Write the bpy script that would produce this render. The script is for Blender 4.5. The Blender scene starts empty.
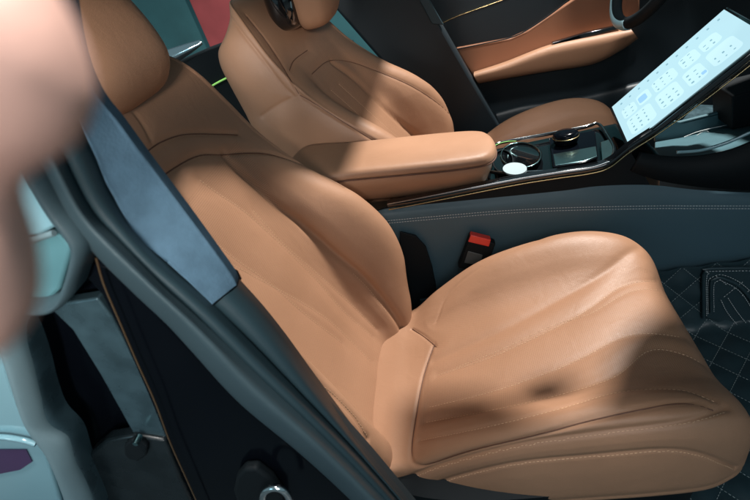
import bpy, bmesh, math, random
import numpy as np
from mathutils import Vector, Matrix
from mathutils.bvhtree import BVHTree
from mathutils.kdtree import KDTree
from mathutils.geometry import tessellate_polygon
random.seed(7); rng = np.random.default_rng(7)
S = bpy.context.scene; COL = S.collection

# ------------------------------------------------------------------ camera, light, exposure
CP = Vector((.207, -.70, 1.045)); YAW, PIT, ROL = (math.radians(a) for a in (-14.5, 32.5, -16.7)); FPX = 500.0
fw = Vector((math.sin(YAW)*math.cos(PIT), math.cos(YAW)*math.cos(PIT), -math.sin(PIT)))
r0 = fw.cross(Vector((0, 0, 1))).normalized(); u0 = r0.cross(fw)
RT = r0*math.cos(ROL) + u0*math.sin(ROL); UP = -r0*math.sin(ROL) + u0*math.cos(ROL)
cam = bpy.data.cameras.new('camera'); camo = bpy.data.objects.new('camera', cam); COL.objects.link(camo)
m3 = Matrix((RT, UP, -fw)).transposed(); camo.matrix_world = Matrix.Translation(CP) @ m3.to_4x4()
cam.sensor_width = 36; cam.lens = 36*FPX/750; cam.clip_start = .005; cam.clip_end = 100
cam.dof.use_dof = True; cam.dof.focus_distance = 1.1; cam.dof.aperture_fstop = 10
S.camera = camo
W = bpy.data.worlds.new('World'); S.world = W; W.use_nodes = True
W.node_tree.nodes['Background'].inputs[0].default_value = (.38, .62, .72, 1)
W.node_tree.nodes['Background'].inputs[1].default_value = .32
S.view_settings.view_transform = 'Standard'; S.view_settings.look = 'None'; S.view_settings.gamma = 1
S.view_settings.exposure = 0.14

def lamp(kind, name, loc, to, energy, color, **k):
    L = bpy.data.lights.new(name, kind); L.energy = energy; L.color = color
    for a, v in k.items(): setattr(L, a, v)
    o = bpy.data.objects.new(name, L); COL.objects.link(o); o.location = loc
    o.rotation_euler = (Vector(to)-Vector(loc)).to_track_quat('-Z', 'Y').to_euler()
    return o
KEY = Vector((1.45, 1.30, 3.55))
lamp('AREA', 'hall_spotlight', KEY, (.2, .1, .4), 265, (1, .95, .89), shape='DISK', size=.22)
lamp('AREA', 'hall_downlight', (.25, -1.0, 3.8), (.1, -.6, .8), 75, (1, .96, .92), shape='DISK', size=.5)
lamp('AREA', 'hall_fill_light', (.9, -2.8, 2.5), (.1, .1, .5), 28, (.95, .97, 1), shape='DISK', size=1.8)  # broad fill added from the door side, no such lamp known
lamp('SPOT', 'seat_fill_spot', (-1.5, -2.5, 1.95), (-.35, .45, .92), 170, (1, .95, .90), spot_size=math.radians(22), spot_blend=1.0, shadow_soft_size=.3)  # added fill for the upper side of the far seat
lamp('SPOT', 'headrest_fill_spot', (.55, -2.9, 1.72), (-.30, .08, 1.0), 600, (1, .95, .90), spot_size=math.radians(17), spot_blend=1.0, shadow_soft_size=.25)  # added fill aimed at the near headrest and upper backrest
lamp('AREA', 'hall_side_light', (-1.6, -2.6, 1.6), (-.1, -.45, .8), 5, (.42, .82, 1), shape='DISK', size=.9)

# ------------------------------------------------------------------ helpers
def at(px, py, ax, v):
    d = fw + RT*((px-375)/FPX) - UP*((py-250)/FPX); i = 'XYZ'.index(ax)
    return CP + d*((v-CP[i])/d[i])
def pray(px, py): return (fw + RT*((px-375)/FPX) - UP*((py-250)/FPX)).normalized()
def cat(P, n, closed=False):
    """n points along a Catmull-Rom curve through P, evenly spaced."""
    P = np.array([tuple(p) for p in P], float)
    if closed: Q = np.vstack([P[-1:], P, P[:2]])
    else: Q = np.vstack([2*P[0]-P[1], P, 2*P[-1]-P[-2]])
    out = []
    for i in range(1, len(Q)-2):
        a, b, c, d = Q[i-1], Q[i], Q[i+1], Q[i+2]
        t = np.linspace(0, 1, 24, endpoint=False)[:, None]
        out.append(.5*(2*b+(c-a)*t+(2*a-5*b+4*c-d)*t**2+(3*b-a-3*c+d)*t**3))
    out.append(Q[-2][None]); out = np.vstack(out)
    s = np.concatenate([[0], np.cumsum(np.linalg.norm(np.diff(out, axis=0), axis=1))])
    t = np.linspace(0, s[-1], n, endpoint=not closed)
    return np.stack([np.interp(t, s, out[:, k]) for k in range(out.shape[1])], 1)
def link(name, me, parent=None, mat=None, smooth=30):
    o = bpy.data.objects.new(name, me); COL.objects.link(o)
    if mat:
        me.materials.clear(); me.materials.append(mat)
    if smooth:
        me.shade_smooth()
        if smooth < 180: me.set_sharp_from_angle(angle=math.radians(smooth))
    if parent: o.parent = parent
    return o
def mesh(name, V, Fc, parent=None, mat=None, smooth=30, recalc=True):
    me = bpy.data.meshes.new(name); me.from_pydata([tuple(map(float, v)) for v in V], [], Fc); me.update()
    if recalc:
        b = bmesh.new(); b.from_mesh(me); bmesh.ops.recalc_face_normals(b, faces=b.faces[:]); b.to_mesh(me); b.free()
    return link(name, me, parent, mat, smooth)
def thing(name, label, cat_, loc=(0, 0, 0), group=None):
    o = bpy.data.objects.new(name, None); COL.objects.link(o); o.location = loc
    o['label'] = label; o['category'] = cat_
    o['kind'] = 'thing'
    if group: o['group'] = group
    return o
def tag(o, label, cat_, group=None):
    o['label'] = label; o['category'] = cat_; o['kind'] = 'thing'
    if group: o['group'] = group
    return o
def grid_faces(nr, nc, wrapc=False, wrapr=False, off=0):
    f = []
    for i in range(nr-1 + (1 if wrapr else 0)):
        for j in range(nc-1 + (1 if wrapc else 0)):
            a, b = i, (i+1) % nr; c, d = j, (j+1) % nc
            f.append((off+a*nc+c, off+a*nc+d, off+b*nc+d, off+b*nc+c))
    return f
def tube_data(P, r, k=8, sx=1.0):
    P = np.array(P, float); n = len(P); V = []; r = np.broadcast_to(r, (n,))
    up = np.array([.31, .2, .93])
    for i in range(n):
        t = P[min(i+1, n-1)]-P[max(i-1, 0)]; t /= np.linalg.norm(t)+1e-12
        a = np.cross(t, up); a /= np.linalg.norm(a)+1e-12; b = np.cross(a, t)
        for j in range(k):
            th = 2*math.pi*j/k; V.append(P[i]+r[i]*(math.cos(th)*a*sx+math.sin(th)*b))
    F = grid_faces(n, k, wrapc=True); F += [tuple(range(k)), tuple(range((n-1)*k, n*k))]
    return V, F
def tube(name, P, r, parent=None, mat=None, k=10, sx=1.0):
    V, F = tube_data(P, r, k, sx); return mesh(name, V, F, parent, mat, 60)
def merge(parts):
    V, F = [], []
    for v, f in parts:
        o = len(V); V += list(v); F += [tuple(i+o for i in q) for q in f]
    return V, F
def bevel(o, w, seg=3, ang=35):
    m = o.modifiers.new('bevel', 'BEVEL'); m.width = w; m.segments = seg; m.limit_method = 'ANGLE'; m.angle_limit = math.radians(ang)
    m.harden_normals = False
    return o
def slab(name, poly3, depth, parent=None, mat=None, bev=.002, smooth=40):
    """a plate: a planar-ish outline swept by the vector depth"""
    P = [Vector(p) for p in poly3]; D = Vector(depth); n = len(P)
    tris = tessellate_polygon([P])
    V = P + [p+D for p in P]
    b = bmesh.new(); vs = [b.verts.new(v) for v in V]
    try: b.faces.new(vs[:n]); b.faces.new(vs[n:][::-1])
    except Exception: pass
    for i in range(n): b.faces.new((vs[i], vs[(i+1) % n], vs[n+(i+1) % n], vs[n+i]))
    bmesh.ops.recalc_face_normals(b, faces=b.faces[:])
    me = bpy.data.meshes.new(name); b.to_mesh(me); b.free()
    o = link(name, me, parent, mat, smooth)
    if bev: bevel(o, bev)
    return o
def pslab(name, px, Y, depth, parent=None, mat=None, bev=.002, smooth=40):
    return slab(name, [at(x, y, 'Y', Y) for x, y in px], (0, depth, 0), parent, mat, bev, smooth)
def loft(name, lines, parent=None, mat=None, n=80, sub=6, thick=0, smooth=180, curve=True):
    """skin through 3D polylines; every line resampled, then curved across"""
    L = np.array([cat(l, n) for l in lines])            # lines x n x 3
    if curve and len(lines) > 2:
        m = (len(lines)-1)*sub+1; L = np.stack([cat(L[:, j], m) for j in range(n)], 1)
    nr = L.shape[0]
    o = mesh(name, L.reshape(-1, 3), grid_faces(nr, n), parent, mat, smooth, recalc=True)
    if thick:
        s = o.modifiers.new('thick', 'SOLIDIFY'); s.thickness = abs(thick); s.offset = -1 if thick > 0 else 1
    return o
def rings(name, R, parent=None, mat=None, smooth=40, cap=True):
    k = len(R[0]); V = [p for r in R for p in r]; F = grid_faces(len(R), k, wrapc=True)
    if cap: F += [tuple(range(k)), tuple(range((len(R)-1)*k, len(R)*k))]
    return mesh(name, V, F, parent, mat, smooth)
def plan_slab(name, outline, layers, zf=None, parent=None, mat=None, n=96, smooth=50):
    """rounded solid: plan outline (x,y), layers of (z, inset)"""
    O = cat(outline, n, closed=True); T = np.roll(O, -1, 0)-np.roll(O, 1, 0); N = np.stack([T[:, 1], -T[:, 0]], 1)
    N /= np.linalg.norm(N, axis=1)[:, None]
    ar = .5*np.sum(O[:, 0]*np.roll(O[:, 1], -1)-np.roll(O[:, 0], -1)*O[:, 1])
    if ar < 0: N = -N
    R = []
    for z, ins in layers:
        Q = O-N*ins
        R.append([(x, y, z+(zf(x, y) if zf else 0)) for x, y in Q])
    return rings(name, R, parent, mat, smooth)
def box(name, c, s, parent=None, mat=None, bev=.003, rot=None):
    V = [(c[0]+s[0]*a/2, c[1]+s[1]*b/2, c[2]+s[2]*d/2) for a in (-1, 1) for b in (-1, 1) for d in (-1, 1)]
    F = [(0, 1, 3, 2), (4, 6, 7, 5), (0, 4, 5, 1), (2, 3, 7, 6), (0, 2, 6, 4), (1, 5, 7, 3)]
    o = mesh(name, V, F, parent, mat, 35)
    if bev: bevel(o, bev)
    return o

# ------------------------------------------------------------------ materials
def mat(name, col, rough=.5, metal=0, bump=None, var=0, var_scale=8, coat=0, sheen=0, spec=.5, emit=None, rough_var=0):
    m = bpy.data.materials.new(name); m.use_nodes = True; nt = m.node_tree; N = nt.nodes; L = nt.links
    p = N['Principled BSDF']; p.inputs['Base Color'].default_value = (*col, 1); p.inputs['Roughness'].default_value = rough
    p.inputs['Metallic'].default_value = metal; p.inputs['Coat Weight'].default_value = coat; p.inputs['Coat Roughness'].default_value = .06
    p.inputs['Sheen Weight'].default_value = sheen; p.inputs['Specular IOR Level'].default_value = spec
    tc = N.new('ShaderNodeTexCoord')
    if var:
        nz = N.new('ShaderNodeTexNoise'); nz.inputs['Scale'].default_value = var_scale; nz.inputs['Detail'].default_value = 6
        L.new(tc.outputs['Object'], nz.inputs['Vector'])
        mx = N.new('ShaderNodeMix'); mx.data_type = 'RGBA'; mx.blend_type = 'MIX'
        mx.inputs[6].default_value = (*[c*(1-var) for c in col], 1); mx.inputs[7].default_value = (*[min(1, c*(1+var)) for c in col], 1)
        L.new(nz.outputs['Fac'], mx.inputs[0]); L.new(mx.outputs[2], p.inputs['Base Color'])
        if rough_var:
            mr = N.new('ShaderNodeMapRange'); mr.inputs[1].default_value = .3; mr.inputs[2].default_value = .7
            mr.inputs[3].default_value = rough-rough_var; mr.inputs[4].default_value = rough+rough_var
            L.new(nz.outputs['Fac'], mr.inputs[0]); L.new(mr.outputs[0], p.inputs['Roughness'])
    if bump:
        kind, sc, st, dist = bump
        if kind == 'noise':
            t = N.new('ShaderNodeTexNoise'); t.inputs['Detail'].default_value = 5; out = t.outputs['Fac']
        else:
            t = N.new('ShaderNodeTexVoronoi'); t.feature = 'DISTANCE_TO_EDGE'; out = t.outputs['Distance']
        t.inputs['Scale'].default_value = sc; L.new(tc.outputs['Object'], t.inputs['Vector'])
        b = N.new('ShaderNodeBump'); b.inputs['Strength'].default_value = st; b.inputs['Distance'].default_value = dist
        L.new(out, b.inputs['Height']); L.new(b.outputs[0], p.inputs['Normal'])
    if emit:
        p.inputs['Emission Color'].default_value = (*emit[0], 1); p.inputs['Emission Strength'].default_value = emit[1]
    return m
def leather_mat(name, col, perf=True):
    m = mat(name, col, 0.47, bump=('voronoi', 560, .42, .0008), var=.13, var_scale=7, rough_var=.05, spec=.4)
    nt = m.node_tree; N = nt.nodes; L = nt.links; p = N['Principled BSDF']
    tc = N.new('ShaderNodeTexCoord'); wz = N.new('ShaderNodeTexNoise'); wz.inputs['Scale'].default_value = 26; wz.inputs['Detail'].default_value = 4; wz.inputs['Distortion'].default_value = .8
    L.new(tc.outputs['Object'], wz.inputs['Vector']); wb = N.new('ShaderNodeBump'); wb.inputs['Strength'].default_value = .14; wb.inputs['Distance'].default_value = .006
    L.new(wz.outputs['Fac'], wb.inputs['Height']); ob = p.inputs['Normal'].links[0].from_node; L.new(wb.outputs[0], ob.inputs['Normal'])
    if perf:
        uv = N.new('ShaderNodeUVMap'); uv.uv_map = 'UVMap'; at_ = N.new('ShaderNodeAttribute'); at_.attribute_name = 'insert'
        sc = N.new('ShaderNodeVectorMath'); sc.operation = 'SCALE'; sc.inputs[3].default_value = 1/.0034; L.new(uv.outputs[0], sc.inputs[0])
        sep = N.new('ShaderNodeSeparateXYZ'); L.new(sc.outputs[0], sep.inputs[0])
        def M(op, a, b=None):
            n = N.new('ShaderNodeMath'); n.operation = op
            for i, x in enumerate((a, b)):
                if x is None: continue
                if isinstance(x, (int, float)): n.inputs[i].default_value = x
                else: L.new(x, n.inputs[i])
            return n.outputs[0]
        row = M('FLOOR', sep.outputs[1]); odd = M('MULTIPLY', M('MODULO', row, 2.0), .5)
        fx = M('SUBTRACT', M('FRACT', M('ADD', sep.outputs[0], odd)), .5); fy = M('SUBTRACT', M('FRACT', sep.outputs[1]), .5)
        d = M('SQRT', M('ADD', M('MULTIPLY', fx, fx), M('MULTIPLY', fy, fy)))
        hole = M('MULTIPLY', M('LESS_THAN', d, .17), at_.outputs['Fac'])
        old = p.inputs['Base Color'].links[0].from_socket
        mx = N.new('ShaderNodeMix'); mx.data_type = 'RGBA'; L.new(hole, mx.inputs[0]); L.new(old, mx.inputs[6]); mx.inputs[7].default_value = (col[0]*.45, col[1]*.42, col[2]*.4, 1)
        L.new(mx.outputs[2], p.inputs['Base Color'])
    return m
TAN = (.312, .169, .100)
M = dict(
    leather=leather_mat('tan_leather', TAN), tan=leather_mat('tan_trim_leather', TAN, False),
    tan_dark=mat('tan_door_leather', (.30, .135, .075), .42, bump=('voronoi', 500, .2, .0006), var=.06),
    mat_thread=mat('grey_thread', (.34, .40, .40), .7), thread=mat('pale_thread', (.60, .40, .255), .7), dark_thread=mat('brown_piping', (.10, .04, .022), .6),
    white_thread=mat('white_thread', (.62, .66, .66), .7),
    suede=mat('blue_grey_suede', (.088, .16, .225), 1.0, spec=.1, sheen=0, bump=('noise', 420, .35, .0015), var=.38, var_scale=55),
    trim=mat('dark_plastic_trim', (.020, .044, .055), .5, bump=('noise', 900, .2, .0006), var=.1),
    rubber=mat('rubber_seal', (.046, .078, .092), .5, var=.12, var_scale=14, bump=('noise', 300, .1, .001)),
    rubber_light=mat('pale_rubber_seal', (.15, .225, .25), .5, var=.15, var_scale=20, bump=('noise', 300, .1, .001)),
    rubber_dark=mat('dark_rubber', (.012, .02, .024), .5),
    gloss=mat('gloss_black', (.002, .003, .005), .16, spec=.12, var=.3, rough_var=.03),
    piano=mat('piano_black', (.003, .004, .005), .06, coat=1),
    chrome=mat('chrome', (.72, .74, .74), .12, 1), gold=mat('champagne_metal', (.55, .42, .22), .25, 1),
    console=mat('dark_teal_vinyl', (.055, .105, .132), .48, bump=('voronoi', 650, .25, .0006), var=.08),
    black=mat('matt_black', (.004, .007, .009), .65, spec=.2, bump=('noise', 400, .15, .001)),
    darkpanel=mat('dark_grey_panel', (.012, .02, .026), .5, bump=('voronoi', 500, .2, .0006), var=.1),
    mat_=mat('quilted_mat_vinyl', (.022, .045, .055), .42, bump=('voronoi', 500, .25, .0006), var=.1),
    metal=mat('painted_metal', (.055, .10, .12), .28, .4, var=.7, var_scale=35, rough_var=.15),
    paint=mat('pale_blue_paint', (.22, .40, .46), .15, coat=1, var=.15, var_scale=4),
    glass_pane=mat('tinted_window_pane', (.10, .24, .27), .06, coat=1, var=.2, var_scale=6),
    red=mat('red_plastic', (.75, .045, .03), .35, coat=.3), grey=mat('grey_plastic', (.06, .075, .08), .4),
    carpet=mat('carpet', (.010, .015, .018), .95, bump=('noise', 900, .6, .003)),
    skin=mat('skin', (.58, .35, .29), .5, bump=('noise', 140, .3, .0012), var=.22, var_scale=45),
    white=mat('white_plastic', (.32, .40, .43), .45), steel=mat('brushed_steel', (.25, .42, .43), .22, 1, var=.2, var_scale=40),
    wall=mat('teal_hall_wall', (.035, .13, .145), .8, var=.8, var_scale=1.6), banner=mat('red_banner', (.34, .06, .065), .7, var=.5, var_scale=3),
    led=mat('green_ambient_light', (.2, .5, .1), .4, emit=((.35, .7, .2), .35)),
    screen=mat('lit_screen', (.02, .03, .03), .1, emit=((.50, .78, .88), .92)),
    card=mat('screen_card', (.02, .03, .03), .1, emit=((.58, .85, .93), .97)),
    icon=mat('screen_icon', (.02, .03, .03), .3, emit=((.26, .48, .58), .9)),
    bluecard=mat('screen_blue', (.02, .03, .03), .3, emit=((.33, .62, .95), .95)),
)

# ------------------------------------------------------------------ setting
def plane(name, x0, x1, y0, y1, z, m):
    o = mesh(name, [(x0, y0, z), (x1, y0, z), (x1, y1, z), (x0, y1, z)], [(0, 1, 2, 3)], None, m, 0); o['kind'] = 'structure'; return o
plane('floor', -8, 8, -8, 10, -.32, mat('hall_floor', (.08, .10, .11), .35, var=.2))
cf = box('car_floor', (0, .45, -.02), (3.2, 1.7, .03), None, M['carpet'], .004); cf['kind'] = 'structure'
wl = box('wall', (-2, 4.2, 1.3), (8, .1, 3.2), None, M['wall'], 0); wl['kind'] = 'structure'

# ------------------------------------------------------------------ seats
def profile(kind):
    if kind == 'back':
        return [(0, 0, 0), (.2, 0, 0), (.40, .0, .02), (.54, 0, .14), (.64, 0, .55), (.74, 0, .88), (.84, 0, 1.0), (.93, 0, .93), (.99, 0, .66), (1.015, -.3, .28), (1.0, -.6, .1), (.95, -.88, 0), (.80, -1, 0), (.5, -1, 0), (0, -1, 0)]
    return [(0, 0, 0), (.2, 0, 0), (.42, 0, .02), (.56, 0, .22), (.68, 0, .62), (.79, 0, .93), (.87, 0, 1.0), (.94, 0, .86), (.985, -.08, .5), (1.0, -.3, .25), (1.0, -.6, .08), (.985, -.85, 0), (.93, -1, 0), (.5, -1, 0), (0, -1, 0)]
def lofted(rows, kind, nr, nh, asym=1):
    """rows: spine x, z, half width, bolster height, depth -> closed surface rows x section"""
    R = cat(rows, nr); P = cat(profile(kind), nh)
    T = np.gradient(R[:, :2], axis=0); T /= np.linalg.norm(T, axis=1)[:, None]
    out = []
    for i in range(nr):
        x, z, w, b, d = R[i]; t = T[i]; n = np.array([-t[1], t[0]])
        if kind == 'back': n = np.array([t[1], -t[0]])
        if kind == 'back': off = P[:, 2]*b + P[:, 1]*d; half = np.stack([x+n[0]*off, P[:, 0]*w, z+n[1]*off], 1)
        else: off = P[:, 2]*b; half = np.stack([x+n[0]*off, P[:, 0]*w, z+n[1]*off+P[:, 1]*d], 1)
        oth = half[1:-1][::-1].copy(); oth[:, 1] *= -1
        if asym != 1:
            f = P[1:-1][::-1, 2]*b*(asym-1); oth[:, 0] += n[0]*f; oth[:, 2] += n[1]*f
        out.append(np.vstack([half, oth]))
    return np.array(out), P
BACK = [(.02, .13, .195, .01, .10), (-.03, .20, .20, .045, .13), (-.065, .28, .225, .095, .15), (-.10, .36, .250, .135, .17), (-.13, .46, .262, .145, .18), (-.155, .56, .258, .115, .18),
        (-.18, .66, .243, .055, .165), (-.20, .75, .224, .012, .145), (-.222, .83, .208, .0, .13), (-.243, .895, .184, 0, .11), (-.262, .935, .155, 0, .08), (-.285, .958, .115, 0, .045), (-.31, .964, .05, 0, .012)]
CUSH = [(-.17, .235, .180, 0, .08), (-.09, .25, .198, 0, .08), (-.02, .258, .207, 0.0, .08), (.03, .264, .212, .004, .115), (.10, .288, .225, .026, .125), (.20, .315, .243, .050, .125), (.30, .334, .253, .056, .12), (.40, .348, .255, .050, .125), (.475, .346, .246, .036, .128),
        (.518, .330, .228, .020, .118), (.541, .295, .210, .006, .088), (.547, .25, .194, 0, .05), (.541, .215, .182, 0, .02), (.521, .195, .165, 0, .008)]
def seam_pts(bvh, px, org):
    """pixel polyline -> dense points on the seat surface (seat space)"""
    C = cat(px, max(40, int(6*len(px)))); out = []
    for x, y in C:
        h = bvh.ray_cast(CP-org, pray(x, y))
        if h[0] is not None: out.append(np.array(h[0]))
    if len(out) < 4: return None
    out = np.array(out)
    keep = [0]
    for i in range(1, len(out)):
        if np.linalg.norm(out[i]-out[keep[-1]]) < .08: keep.append(i)
        else: break
    out = out[keep]
    if len(out) < 4: return None
    L = np.linalg.norm(np.diff(out, axis=0), axis=1).sum()
    return smooth_line(cat(out, max(8, int(L/.0015))), 30)
def smooth_line(q, n=8):
    q = np.array(q)
    for _ in range(n): q[1:-1] = .25*q[:-2]+.5*q[1:-1]+.25*q[2:]
    return q
def make_shell(name, G, seams, parent, org, extra, ins_fn, mirror=False):
    """G rows x cols x 3 base grid. seams: (pixels, groove depth, width, stitched, piping)"""
    nr, nc = G.shape[:2]; V = G.reshape(-1, 3).copy(); F = grid_faces(nr, nc, wrapc=True)
    F += [tuple(range(nc)), tuple(range((nr-1)*nc, nr*nc))[::-1]]
    bvh = BVHTree.FromPolygons([Vector(v) for v in V], F)
    lines = []
    for s in seams:
        q = seam_pts(bvh, s[0], org)
        if q is not None: lines.append((q, *s[1:]))
    for s in extra: lines.append(s)
    # normals
    me = bpy.data.meshes.new(name); me.from_pydata([tuple(v) for v in V], [], F); me.update()
    b = bmesh.new(); b.from_mesh(me); bmesh.ops.recalc_face_normals(b, faces=b.faces[:]); b.to_mesh(me); b.free(); me.update()
    N = np.array([v.normal[:] for v in me.vertices])
    disp = np.zeros(len(V)); near = np.full(len(V), 1.0)
    for q, dep, wid, *_ in lines:
        kd = KDTree(len(q))
        for i, p in enumerate(q): kd.insert(Vector(p), i)
        kd.balance()
        d = np.array([kd.find(Vector(v))[2] for v in V])
        disp = np.minimum(disp, -dep*np.exp(-(d/wid)**2)); near = np.minimum(near, np.where(dep > .001, d, 1))
    disp = disp + .0025*(1-np.exp(-(np.minimum(near, .08)/.022)**2))
    V2 = V+N*disp[:, None]
    me.vertices.foreach_set('co', V2.astype(np.float32).ravel()); me.update()
    uvl = me.uv_layers.new(name='UVMap'); U = np.zeros((nr, nc, 2))
    ds = np.linalg.norm(np.diff(np.concatenate([G, G[:, :1]], 1), axis=1), axis=2); U[:, :, 0] = np.concatenate([np.zeros((nr, 1)), np.cumsum(ds, 1)[:, :-1]], 1)
    half = (nc+2)//2
    dm = np.linalg.norm(np.diff(G[:, 0], axis=0), axis=1); U[:, :, 1] = np.concatenate([[0], np.cumsum(dm)])[:, None]
    yy = G[:, :, 1]; U[:, :, 0] = np.where(yy >= 0, U[:, :, 0], U[:, :, 0])
    li = np.zeros(len(me.loops), dtype=np.int32); me.loops.foreach_get('vertex_index', li)
    uvl.data.foreach_set('uv', U.reshape(-1, 2)[li].astype(np.float32).ravel())
    a = me.attributes.new('insert', 'FLOAT', 'POINT'); a.data.foreach_set('value', np.array([ins_fn(*v) for v in V], dtype=np.float32))
    o = link(name, me, parent, M['leather'], 180)
    bv2 = BVHTree.FromPolygons([Vector(v) for v in V2], F)
    st = []; pp = []
    for q, dep, wid, stitch, pipe in lines:
        if stitch:
            offs = [.0042, -.0042] if stitch == 2 else [.0038 if stitch == 1 else 0.0]
            L = np.concatenate([[0], np.cumsum(np.linalg.norm(np.diff(q, axis=0), axis=1))])
            for of in offs:
                s = .002
                while s < L[-1]-.006:
                    pts = []
                    for ss in (s, s+.0018, s+.0036):
                        p = np.array([np.interp(ss, L, q[:, k]) for k in range(3)]); p2 = np.array([np.interp(ss+.002, L, q[:, k]) for k in range(3)])
                        h = bv2.find_nearest(Vector(p)); n = np.array(h[1]); t = p2-p; t /= np.linalg.norm(t)+1e-9
                        sd = np.cross(n, t); h = bv2.find_nearest(Vector(p+sd*of)); n2 = np.array(h[1])
                        if np.dot(n2, np.array(CP-org)-p) < 0: n2 = -n2
                        pts.append(np.array(h[0])+n2*.00025)
                    st.append(tube_data(pts, [.0003, .00045, .0003], 5)); s += .0062
        if pipe:
            pts = []
            for p in q[::3]:
                h = bv2.find_nearest(Vector(p)); n = np.array(h[1])
                if np.dot(n, np.array(CP-org)-p) < 0: n = -n
                pts.append(np.array(h[0])+n*.0002)
            pp.append(tube_data(smooth_line(pts, 25), .0010, 6))
    if st: mesh('stitching', *merge(st), o, M['thread'], 60)
    if pp: mesh('piping', *merge(pp), o, M['dark_thread'], 60)
    return o
G_SEATS = 'front seats'
HW = [1.0]
def headrest(parent, rows, nm='headrest'):
    R = []
    for x, z, w, dpt in cat(rows, 40):
        w *= HW[0]
        pts = []
        for k in range(48):
            th = 2*math.pi*k/48; c, s = math.cos(th), math.sin(th)
            pts.append((x+dpt*math.copysign(abs(c)**.75, c), w*math.copysign(abs(s)**.62, s), z))
        R.append(pts)
    return rings(nm, R, parent, M['tan'], 180)
SHELL = {}
def make_seat(label, org, back_seams, cush_seams, near):
    t = thing('passenger_seat' if near else 'driver_seat', label, 'car seat', org, G_SEATS); org = Vector(org)
    Gb, _ = lofted(BACK if near else [(a, b_, w, h_, d+(.045 if b_ < .5 else .03 if b_ < .8 else .022)) for a, b_, w, h_, d in BACK], 'back', 300 if near else 200, 190 if near else 130, .62 if near else 1)
    if not near:       # this seat stands reclined a little further, its near shoulder turned back
        x, y, z = Gb[..., 0].copy(), Gb[..., 1].copy(), Gb[..., 2]; k = np.maximum(0, z-.3)
        Gb[..., 0] = x-.21*k+.17*y*np.minimum(1, k/.25); Gb[..., 1] = y-.12*k
    def insb(x, y, z): return 1.0 if abs(y) < .118+.05*(z-.3) and .2 < z < .775 else 0.0
    make_shell('backrest', Gb, back_seams, t, org, [], insb)
    Gc, _ = lofted(CUSH, 'cush', 300 if near else 160, 190 if near else 110)
    def insc(x, y, z): return 1.0 if abs(y) < .145 and .05 < x < .56 else 0.0
    make_shell('cushion', Gc, cush_seams, t, org, [], insc)
    SHELL[near] = BVHTree.FromPolygons([Vector(v)+org for v in Gc.reshape(-1, 3)], grid_faces(*Gc.shape[:2], wrapc=True))
    dz = 0 if near else -.062; HW[0] = .88 if near else 1.0
    hr = headrest(t, [(x-(.45*max(0, z-.95) if near else .01), z+dz, w, d) for x, z, w, d in [(-.285, .905, .02, .01), (-.275, .908, .085, .03), (-.27, .925, .115, .045), (-.265, .96, .13, .055), (-.262, 1.02, .138, .062), (-.265, 1.08, .132, .06), (-.28, 1.12, .11, .045), (-.29, 1.135, .05, .02)]])
    sh = headrest(t, [(x-.078, z+dz-.012, w*1.02, d*.9) for x, z, w, d in [(-.285, .925, .02, .01), (-.275, .93, .085, .03), (-.27, .95, .125, .05), (-.265, 1.02, .138, .06), (-.28, 1.12, .11, .045), (-.29, 1.13, .05, .02)]], 'headrest_shell')
    sh.data.materials[0] = M['piano']
    # base under the cushion
    plan_slab('seat_base', [(-.02, -.20), (.42, -.225), (.47, -.18), (.47, .18), (.42, .225), (-.02, .20)], [(.02, .0), (.16, 0), (.235, -.012), (.25, .02)], None, t, M['black'])
    for sy in (-.19, .19): box('seat_rail', (.2, sy, .012), (.62, .04, .03), t, M['black'], .004)
    return t
BS = [  # pixels, groove, width, stitch, piping
    ([(145, 188), (159, 179), (181, 164), (202, 154), (225, 155), (239, 153), (266, 153), (290, 159), (320, 174), (350, 190), (376, 205), (397, 223), (411, 243), (418, 265), (419, 288), (413, 312), (406, 326)], .004, .004, 0, 1),
    ([(132, 164), (142, 156), (157, 144), (175, 136), (194, 133), (238, 134)], .0035, .0045, 0, 1),
    ([(135, 113), (144, 126), (154, 146)], .0025, .003, 0, 0),
    ([(225, 155), (237, 169), (255, 185), (280, 208), (303, 225), (337, 255), (363, 277), (383, 300), (398, 320), (403, 330)], .008, .008, 0, 0),
    ([(199, 179), (218, 193), (247, 213), (287, 250), (317, 280), (343, 310), (373, 337)], .0012, .004, 3, 0),
    ([(253, 210), (283, 243), (317, 273), (350, 303), (377, 330)], .0012, .004, 3, 0),
    ([(190, 222), (213, 240), (237, 260), (270, 283), (303, 312), (343, 343)], .0012, .004, 3, 0),
    ([(230, 263), (267, 283), (310, 307), (337, 327), (372, 362)], .0012, .004, 3, 0),
    ([(353, 273), (370, 290), (387, 313)], .0008, .004, 3, 0),
    ([(240, 300), (275, 338), (314, 380), (338, 399), (357, 420), (368, 440)], .005, .006, 1, 0),
]
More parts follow.
